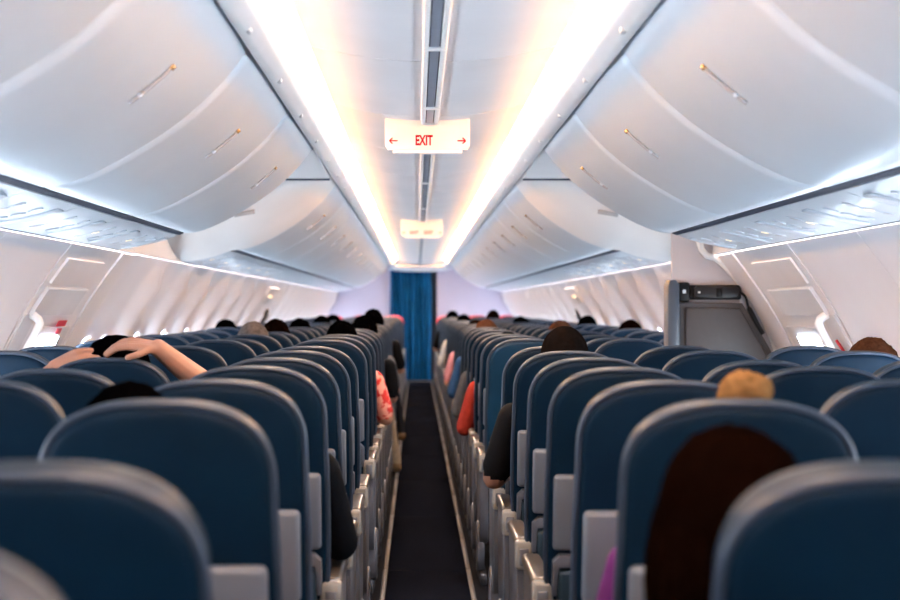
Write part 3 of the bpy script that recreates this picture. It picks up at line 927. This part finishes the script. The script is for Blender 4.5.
# red shirt with a floral-like pattern
m = M['cloth_red'].copy(); m.name = 'cloth_red_pattern'; M['cloth_red_pattern'] = m
r_ = [n for n in m.node_tree.nodes if n.type == 'VALTORGB'][0]
r_.color_ramp.elements[0].color = (.75, .32, .25, 1); r_.color_ramp.elements[1].color = (.55, .035, .03, 1)
r_.color_ramp.elements[0].position = .46; r_.color_ramp.elements[1].position = .52

def rcone(bm, a, b, ra, rb, n=12, rings=5):
    """rounded tapered capsule"""
    a, b = Vector(a), Vector(b)
    d = b - a; L = d.length
    d = d.normalized() if L > 1e-6 else Vector((0, 0, 1))
    q = Vector((0, 0, 1)).rotation_difference(d)
    prof = []
    for k in range(rings + 1):
        t = math.pi / 2 * k / rings
        prof.append((ra * math.sin(t), -ra * math.cos(t)))
    for k in range(rings + 1):
        t = math.pi / 2 * k / rings
        prof.append((rb * math.cos(t), L + rb * math.sin(t)))
    rows = []
    for r, z in prof:
        if r < 1e-6:
            rows.append([bm.verts.new(a + q @ Vector((0, 0, z)))])
        else:
            rows.append([bm.verts.new(a + q @ Vector((r * math.cos(2 * math.pi * i / n), r * math.sin(2 * math.pi * i / n), z))) for i in range(n)])
    for A, B in zip(rows, rows[1:]):
        if len(A) == 1 and len(B) == 1: continue
        for i in range(n):
            j = (i + 1) % n
            if len(A) == 1: bm.faces.new((A[0], B[j], B[i]))
            elif len(B) == 1: bm.faces.new((A[i], A[j], B[0]))
            else: bm.faces.new((A[i], A[j], B[j], B[i]))
def ell(bm, c, r, rot=None, seg=16, rings=10):
    geo = bmesh.ops.create_uvsphere(bm, u_segments=seg, v_segments=rings, radius=1)
    for v in geo['verts']:
        p = Vector((v.co.x * r[0], v.co.y * r[1], v.co.z * r[2]))
        if rot: p = rot @ p
        v.co = p + Vector(c)
def hand_bones(w, d, up, side, curl=0.35, spread=0.2):
    """palm + five fingers. w wrist, d pointing direction, up back-of-hand normal, side thumb side"""
    w, d, up, side = Vector(w), Vector(d).normalized(), Vector(up).normalized(), Vector(side).normalized()
    B = []
    for k, (o, ln) in enumerate(((.034, .066), (.0115, .074), (-.0125, .069), (-.0355, .054))):
        k0 = w + d * .085 + side * o
        B.append((w + d * .015 + side * o * .6, k0, .014, .0115))
        dd = (d + side * o * spread * 8).normalized()
        p = k0
        a = 0
        for fr, rr in ((.45, .0098), (.32, .0090), (.23, .0080)):
            a += curl
            q = p + (dd * math.cos(a) - up * math.sin(a)) * ln * fr
            B.append((p, q, rr + .0005, rr)); p = q
    t0 = w + d * .025 + side * .028
    t1 = t0 + (d * .6 + side * .65 - up * .3).normalized() * .038
    t2 = t1 + (d * .9 + side * .25 - up * .35).normalized() * .030
    B += [(w + side * .010, t0, .014, .014), (t0, t1, .013, .011), (t1, t2, .0108, .009)]
    return B
def body_mesh(name, arms, head, lean=0.0, voxel=0.010, feet=None, sleeve='short'):
    """arms: {-1:(shoulder, elbow, wrist, dir, up, side, curl)}, head: centre. Local frame = seat frame."""
    bm = bmesh.new()
    seg = []                     # (a, b, ra, rb, region)  0 skin 1 shirt 2 trousers 3 shoe
    def S(a, b, ra, rb, reg): seg.append((Vector(a), Vector(b), ra, rb, reg))
    hd = Vector(head)
    nx = hd.x
    # torso
    ch = Vector((nx * .55, .245, .80)); pel = Vector((0, .315, .555)); nk = Vector((nx * .85, .205, .955))
    for o in (-1, 1):
        S(pel + Vector((o * .062, 0, 0)), ch + Vector((o * .072, 0, -.04)), .098, .098, 1)
        S(ch + Vector((o * .072, 0, 0)), nk + Vector((o * .085, .01, -.075)), .092, .060, 1)
        S(pel + Vector((o * .07, .03, -.015)), (o * .115, .655, .535), .078, .058, 2)
    f = feet or {-1: ((-.115, .655, .53), (-.115, .625, .105)), 1: ((.115, .655, .53), (.115, .625, .105))}
    for o in (-1, 1):
        kn, an = Vector(f[o][0]), Vector(f[o][1])
        if feet: S(pel + Vector((o * .07, .03, -.015)), kn, .078, .058, 2)
        S(kn, an, .058, .040, 2)
        S(an + Vector((0, -.02, -.045)), an + Vector((0, .11, -.065)), .040, .030, 3)
    S(nk, hd + Vector((0, -.015, -.04)), .054, .050, 0)
    for o, A in arms.items():
        sh, el_, wr = Vector(A[0]), Vector(A[1]), Vector(A[2])
        S(nk + Vector((o * .05, .01, -.055)), sh, .052, .056, 1)
        mid = sh.lerp(el_, .78)
        if sleeve == 'short':
            S(sh, mid, .060, .056, 1); S(mid.lerp(sh, .3), el_, .044, .040, 0); S(el_, wr, .041, .026, 0)
        else:
            S(sh, el_, .058, .050, 1); S(el_, wr.lerp(el_, .15), .050, .036, 1); S(wr.lerp(el_, .2), wr, .028, .026, 0)
        for a, b, ra, rb in hand_bones(wr, A[3], A[4], A[5], A[6]): S(a, b, ra, rb, 0)
    for a, b, ra, rb, reg in seg: rcone(bm, a, b, ra, rb)
    # head: cranium, jaw, nose, ears, lips
    ell(bm, hd + Vector((0, -.006, .018)), (.076, .094, .094))
    ell(bm, hd + Vector((0, .022, -.045)), (.058, .068, .070))
    rcone(bm, hd + Vector((0, .088, .010)), hd + Vector((0, .104, -.022)), .008, .013, 8, 3)
    ell(bm, hd + Vector((0, .086, -.060)), (.024, .010, .011), seg=10, rings=6)
    for o in (-1, 1): ell(bm, hd + Vector((o * .079, -.004, -.008)), (.009, .021, .031), seg=10, rings=6)
    bmesh.ops.recalc_face_normals(bm, faces=bm.faces)
    me0 = bpy.data.meshes.new('tmp'); bm.to_mesh(me0); bm.free()
    ob = bpy.data.objects.new('tmp', me0); COL.objects.link(ob)
    mo = ob.modifiers.new('r', 'REMESH'); mo.mode = 'VOXEL'; mo.voxel_size = voxel
    sm = ob.modifiers.new('s', 'SMOOTH'); sm.factor = 0.5; sm.iterations = 3 if voxel > .008 else 2
    bpy.context.view_layer.update()
    me = bpy.data.meshes.new_from_object(ob.evaluated_get(bpy.context.evaluated_depsgraph_get()))
    bpy.data.objects.remove(ob)
    me.name = name
    for _ in range(4): me.materials.append(M['skin_tan'])
    n = len(me.polygons)
    C = np.zeros(n * 3); me.polygons.foreach_get('center', C); C = C.reshape(-1, 3)
    best = np.full(n, 1e9); reg = np.zeros(n, int)
    for a, b, ra, rb, rg in seg:
        a_, d_ = np.array(a), np.array(b - a)
        L2 = max(1e-9, d_ @ d_)
        t = np.clip(((C - a_) @ d_) / L2, 0, 1)
        ds = np.linalg.norm(C - (a_ + t[:, None] * d_), axis=1) - (ra + (rb - ra) * t)
        if rg == 1: ds = ds - 0.004
        m_ = ds < best
        best[m_] = ds[m_]; reg[m_] = rg
    dh = np.linalg.norm((C - np.array(hd)) / np.array([1, 1, 1.15]), axis=1)
    reg[dh < .098] = 0
    me.polygons.foreach_set('material_index', reg)
    me.polygons.foreach_set('use_smooth', [True] * n)
    return me
def hair_mesh(name, style='short', seed=1):
    """origin at the head centre, face towards +Y"""
    bm = bmesh.new()
    bmesh.ops.create_uvsphere(bm, u_segments=36, v_segments=26, radius=1)
    amp = {'short': .05, 'buzz': .010, 'long': .07, 'messy': .11, 'bun': .035}[style]
    for v in bm.verts:
        d = v.co.normalized()
        line = -0.30 + 0.62 * max(0.0, d.y) ** 1.0 * 1.3 - (0.25 if style in ('long',) else 0)   # hairline: low behind, high at the brow
        if style == 'short' or style == 'messy' or style == 'bun': line -= 0.12 * max(0, -d.y)
        k = sstep(line - 0.10, line + 0.10, d.z)
        th = {'short': 1.13, 'buzz': 1.055, 'long': 1.22, 'messy': 1.20, 'bun': 1.10}[style]
        nz = noise.noise(Vector((d.x * 5 + seed, d.y * 5, d.z * 5))) * amp + noise.noise(Vector((d.x * 17 + seed, d.y * 17, d.z * 9))) * amp * .5
        r = 0.86 + (th - 0.86 + nz) * k
        v.co = Vector((d.x * .078 * r, -.006 + d.y * .097 * r, .018 + d.z * .097 * r))
    if style == 'long':
        # fall of hair behind the shoulders, made of overlapping locks
        for j in range(13):
            a = math.radians(-105 + 210 * j / 12)
            x, yb = math.sin(a) * .088, -math.cos(a) * .085 - .012
            pts = [(x * .75, yb * .8, .06), (x, yb, -.03), (x * 1.0, yb * 1.0 + .01, -.12), (x * .72 + .006 * math.sin(j * 2.1), yb * .9 + .02, -.24 - .02 * (j % 3))]
            pp = resample(pts, 9)
            rr = [.022, .028, .031, .032, .031, .029, .026, .020, .008]
            for q in range(8): rcone(bm, tuple(pp[q]), tuple(pp[q + 1]), rr[q], rr[q + 1], 8, 2)
    if style == 'bun':
        g_ = bmesh.ops.create_uvsphere(bm, u_segments=28, v_segments=18, radius=1)
        for v in g_['verts']:
            d = v.co.normalized()
            sw = math.sin(math.atan2(d.y, d.x) * 3 + d.z * 5)          # wound strands
            r = 1 + .05 * sw + .12 * noise.noise(Vector((d.x * 3 + seed, d.y * 3, d.z * 4)))
            v.co = Vector((d.x * .046 * r, -.030 + d.y * .042 * r, .158 + d.z * .037 * r))
    me = bpy.data.meshes.new(name); bm.to_mesh(me); bm.free()
    me.polygons.foreach_set('use_smooth', [True] * len(me.polygons))
    me.materials.append(M['hair_black'])
    return me
EYE = None
def eyes_mesh():
    bm = bmesh.new()
    for o in (-1, 1): ell(bm, (o * .031, .079, .008), (.013, .010, .009), seg=10, rings=6)
    me = bpy.data.meshes.new('eyes'); bm.to_mesh(me); bm.free()
    me.polygons.foreach_set('use_smooth', [True] * len(me.polygons))
    me.materials.append(M['print_white'])
    return me
EYE = eyes_mesh()
def lap(o, hx):
    return ((hx * .8 + o * .165, .225, .885), (hx * .3 + o * .205, .30, .665), (o * .10, .475, .635), (-o * .2, 1, -.15), (0, .15, 1), (-o, 0, 0), .25)
def rest(o, hx):   # elbow out over the aisle armrest
    return ((hx * .8 + o * .170, .22, .885), (o * .238, .24, .68), (o * .195, .47, .665), (-o * .05, 1, -.05), (0, 0, 1), (-o, 0, 0), .25)
BODY = {}
def get_body(key, arms, head, **kw):
    if key not in BODY: BODY[key] = body_mesh('body', arms, head, **kw)
    return BODY[key]
HAIR = {}
def get_hair(style, seed):
    k = (style, seed)
    if k not in HAIR: HAIR[k] = hair_mesh('hair', style, seed)
    return HAIR[k]
def person(label, seat_x, seat_y, body, head, hair, skin, shirt, trousers='trousers_dark', dz=0.0, dx=0.0, group='seated passengers', tilt=0.0, hscale=1.0):
    o = empty('person', (seat_x + dx, seat_y, dz))
    tag(o, label, 'person', group)
    b = new_obj('body', body, parent=o)
    for i, mm in enumerate((skin, shirt, trousers, 'shoe_tan')):
        b.material_slots[i].link = 'OBJECT'; b.material_slots[i].material = M[mm]
    h = new_obj('hair', get_hair(*hair[:2]), parent=o, loc=head)
    h.material_slots[0].link = 'OBJECT'; h.material_slots[0].material = M[hair[2]]
    h.rotation_euler = (0, tilt, 0); h.scale = (hscale,) * 3
    new_obj('eyes', EYE, parent=b, loc=head)
    return o
H0 = (0, .195, 1.085)
B_std = get_body('std', {-1: lap(-1, 0), 1: lap(1, 0)}, H0, voxel=.012)
B_restL = get_body('restL', {-1: rest(-1, 0), 1: lap(1, 0)}, H0, voxel=.012)      # aisle arm on -x (right-hand seats)
B_restR = get_body('restR', {-1: lap(-1, 0), 1: rest(1, 0)}, H0, voxel=.012)      # aisle arm on +x (left-hand seats)
B_restLl = get_body('restLl', {-1: rest(-1, 0), 1: lap(1, 0)}, H0, voxel=.012, sleeve='long')
sx = lambda s, c: s * (AISLE_C + SP * c)
frow = {s: [(7.06 if s < 0 else 7.30) + .692 * k for k in range(28)] for s in (-1, 1)}
def near_row(s, d):     # row whose passenger's head sits closest to distance d
    return min(frow[s] + AFT, key=lambda y: abs(y + .19 - d))

# near passengers
person('person with black hair barely showing above seat, behind the raised-arms passenger', sx(-1, 0), 2.506, B_restR, H0, ('short', 3, 'hair_black'), 'skin_tan', 'cloth_black', dz=-.038, dx=-.08)
# long dark brown hair leaning towards the aisle
Hl = (-.115, .165, 1.065)
b = get_body('lean', {-1: rest(-1, -.08), 1: lap(1, -.08)}, Hl, voxel=.011)
person('person with long dark brown hair leaning out towards the aisle', sx(1, 0), 1.78, b, Hl, ('long', 5, 'hair_darkbrown'), 'skin_brown', 'cloth_black', tilt=-.12, dz=-.045)
Hb = (.045, .20, 0.998)
armsB = {o: ((.02 + o * .145, .235, .85), (.01 + o * .185, .31, .65)) + lap(o, 0)[2:] for o in (-1, 1)}
b = get_body('bun', armsB, Hb, voxel=.011, sleeve='long')
person('person with messy blond hair bun and purple sleeve', sx(1, 0), 2.506, b, Hb, ('bun', 7, 'hair_blond'), 'skin_light', 'cloth_purple')
person('person with close-cropped dark hair and black sleeve on the armrest', sx(1, 0), 5.274, B_restL, (0, .195, 1.112 - .027), ('buzz', 2, 'hair_buzz'), 'skin_brown', 'cloth_black', dz=.03)
Hw = (.10, .22, 1.06)
b = get_body('window', {-1: lap(-1, .06), 1: lap(1, .03)}, Hw, voxel=.012)
person('person with tousled brown hair leaning against the window wall', sx(1, 2), 5.274, b, Hw, ('messy', 9, 'hair_brown'), 'skin_light', 'cloth_grey')
# hands clasped over the head
Hh = (-.02, .225, 1.050)
armsH = {1: ((.150, .215, .90), (.262, .10, 1.070), (.138, .030, 1.182), (-.97, .05, .14), (.10, .15, .98), (0, -1, -.25), .30),
         -1: ((-.190, .215, .90), (-.275, .13, .985), (-.176, .036, 1.108), (.90, .02, .30), (-.1, -.9, .3), (.3, -.25, -1), .36)}
b = get_body('handsup', armsH, Hh, voxel=.0042)
person('person with black hair and both bare arms raised, hands on head', sx(-1, 1), 4.582, b, Hh, ('short', 11, 'hair_black'), 'skin_light', 'cloth_black', hscale=1.30)

# passengers further along
def far(s, c, d, label, hair, skin='skin_tan', shirt='cloth_grey', body=None, dx=0, dz=0, trousers='trousers_dark'):
    y = near_row(s, d)
    return person(label, sx(s, c), y, body or B_std, H0, hair, skin, shirt, trousers, dx=dx, dz=dz)
far(-1, 2, 11.46, 'person with black hair in window seat ahead of the exit door', ('short', 12, 'hair_black'), dz=.0)
far(-1, 1, 8.8, 'person with short grey hair in a middle seat', ('short', 13, 'hair_grey'), 'skin_light', 'cloth_white', dz=.01)
far(-1, 1, 10.0, 'person with dark brown hair just ahead of the grey-haired passenger', ('messy', 14, 'hair_darkbrown'), dz=.005)
far(-1, 1, 11.9, 'person with black hair in middle seat, beyond the grey-haired passenger', ('short', 15, 'hair_black'), dz=.005)
far(-1, 1, 14.7, 'person with small dark head far down the middle seats', ('short', 16, 'hair_black'), dz=.01)
far(-1, 1, 17.0, 'person with dark hair low behind the far middle seats', ('short', 17, 'hair_black'), dz=.01)
far(-1, 0, 8.5, 'person with black hair and red patterned shirt on the aisle', ('short', 18, 'hair_black'), 'skin_light', 'cloth_red_pattern', B_restR, dz=.015)
Ha = (.05, .21, 1.10)
b = get_body('aisleR', {-1: lap(-1, .04), 1: rest(1, .05)}, Ha, voxel=.012)
person('person with black hair and black sleeve leaning into the aisle', sx(-1, 0), near_row(-1, 10.6), b, Ha, ('messy', 19, 'hair_black'), 'skin_light', 'cloth_black', dz=.01)
fe = {-1: ((-.115, .655, .53), (-.115, .625, .105)), 1: ((.16, .64, .52), (.245, .60, .105))}
b = get_body('foot', {-1: lap(-1, .02), 1: rest(1, .02)}, H0, voxel=.012, feet=fe)
person('person in beige trousers with one foot out in the aisle', sx(-1, 0), near_row(-1, 12.3), b, H0, ('short', 20, 'hair_black'), 'skin_light', 'cloth_grey', 'cloth_beige', dz=-.01)
person('tall person with black hair, black clothes and bare forearm by the aisle', sx(-1, 0), near_row(-1, 14.2), b, H0, ('messy', 21, 'hair_black'), 'skin_light', 'cloth_black', dz=.065, dx=.02)
far(1, 0, 8.6, 'person with red sleeve on the aisle armrest', ('short', 22, 'hair_black'), 'skin_tan', 'cloth_red', B_restLl, dz=-.05)
far(1, 0, 10.3, 'person in dark grey long sleeves beside the aisle', ('short', 23, 'hair_darkbrown'), 'skin_brown', 'cloth_grey', B_restLl, dz=-.05)
far(1, 0, 11.7, 'person with light brown hair in aisle seat', ('short', 24, 'hair_brown'), 'skin_light', 'cloth_blue', B_restLl, dz=.0)
far(1, 0, 14.0, 'person in pink top with bare arm beside the aisle', ('short', 25, 'hair_darkbrown'), 'skin_light', 'cloth_pink', B_restL, dz=-.02)
far(1, 0, 17.0, 'person with black hair and white top in aisle seat', ('short', 26, 'hair_black'), 'skin_tan', 'cloth_white', B_restLl, dz=.01)
far(1, 0, 22.8, 'person with dark hair in aisle seat near the curtain', ('messy', 27, 'hair_black'), 'skin_tan', 'cloth_black', B_restL, dz=.03)
far(1, 1, 20.3, 'person with dark brown head in a far middle seat', ('short', 28, 'hair_darkbrown'), dz=.05)
far(1, 1, 15.2, 'person with flat dark hair in middle seat past the hatch', ('short', 29, 'hair_black'), dz=.0)
far(1, 1, 11.0, 'person with brown hair low in middle seat', ('short', 30, 'hair_brown'), 'skin_light', dz=.0)
far(1, 2, 13.4, 'person with black hair in window seat under the white ribs', ('short', 31, 'hair_black'), dz=.015)
far(1, 2, 11.0, 'person with dark brown hair in window seat beyond the partition', ('short', 32, 'hair_darkbrown'), dz=.0)

Hs = (-.035, .325, 1.005)
b = get_body('bowed', {-1: lap(-1, 0), 1: ((.155, .225, .875), (.205, .26, .69)) + rest(1, 0)[2:]}, Hs, voxel=.012, sleeve='long')
person('person in dark navy long sleeve with elbow over the aisle armrest, head bowed', sx(-1, 0), 3.89, b, Hs, ('short', 33, 'hair_black'), 'skin_tan', 'cloth_navy')
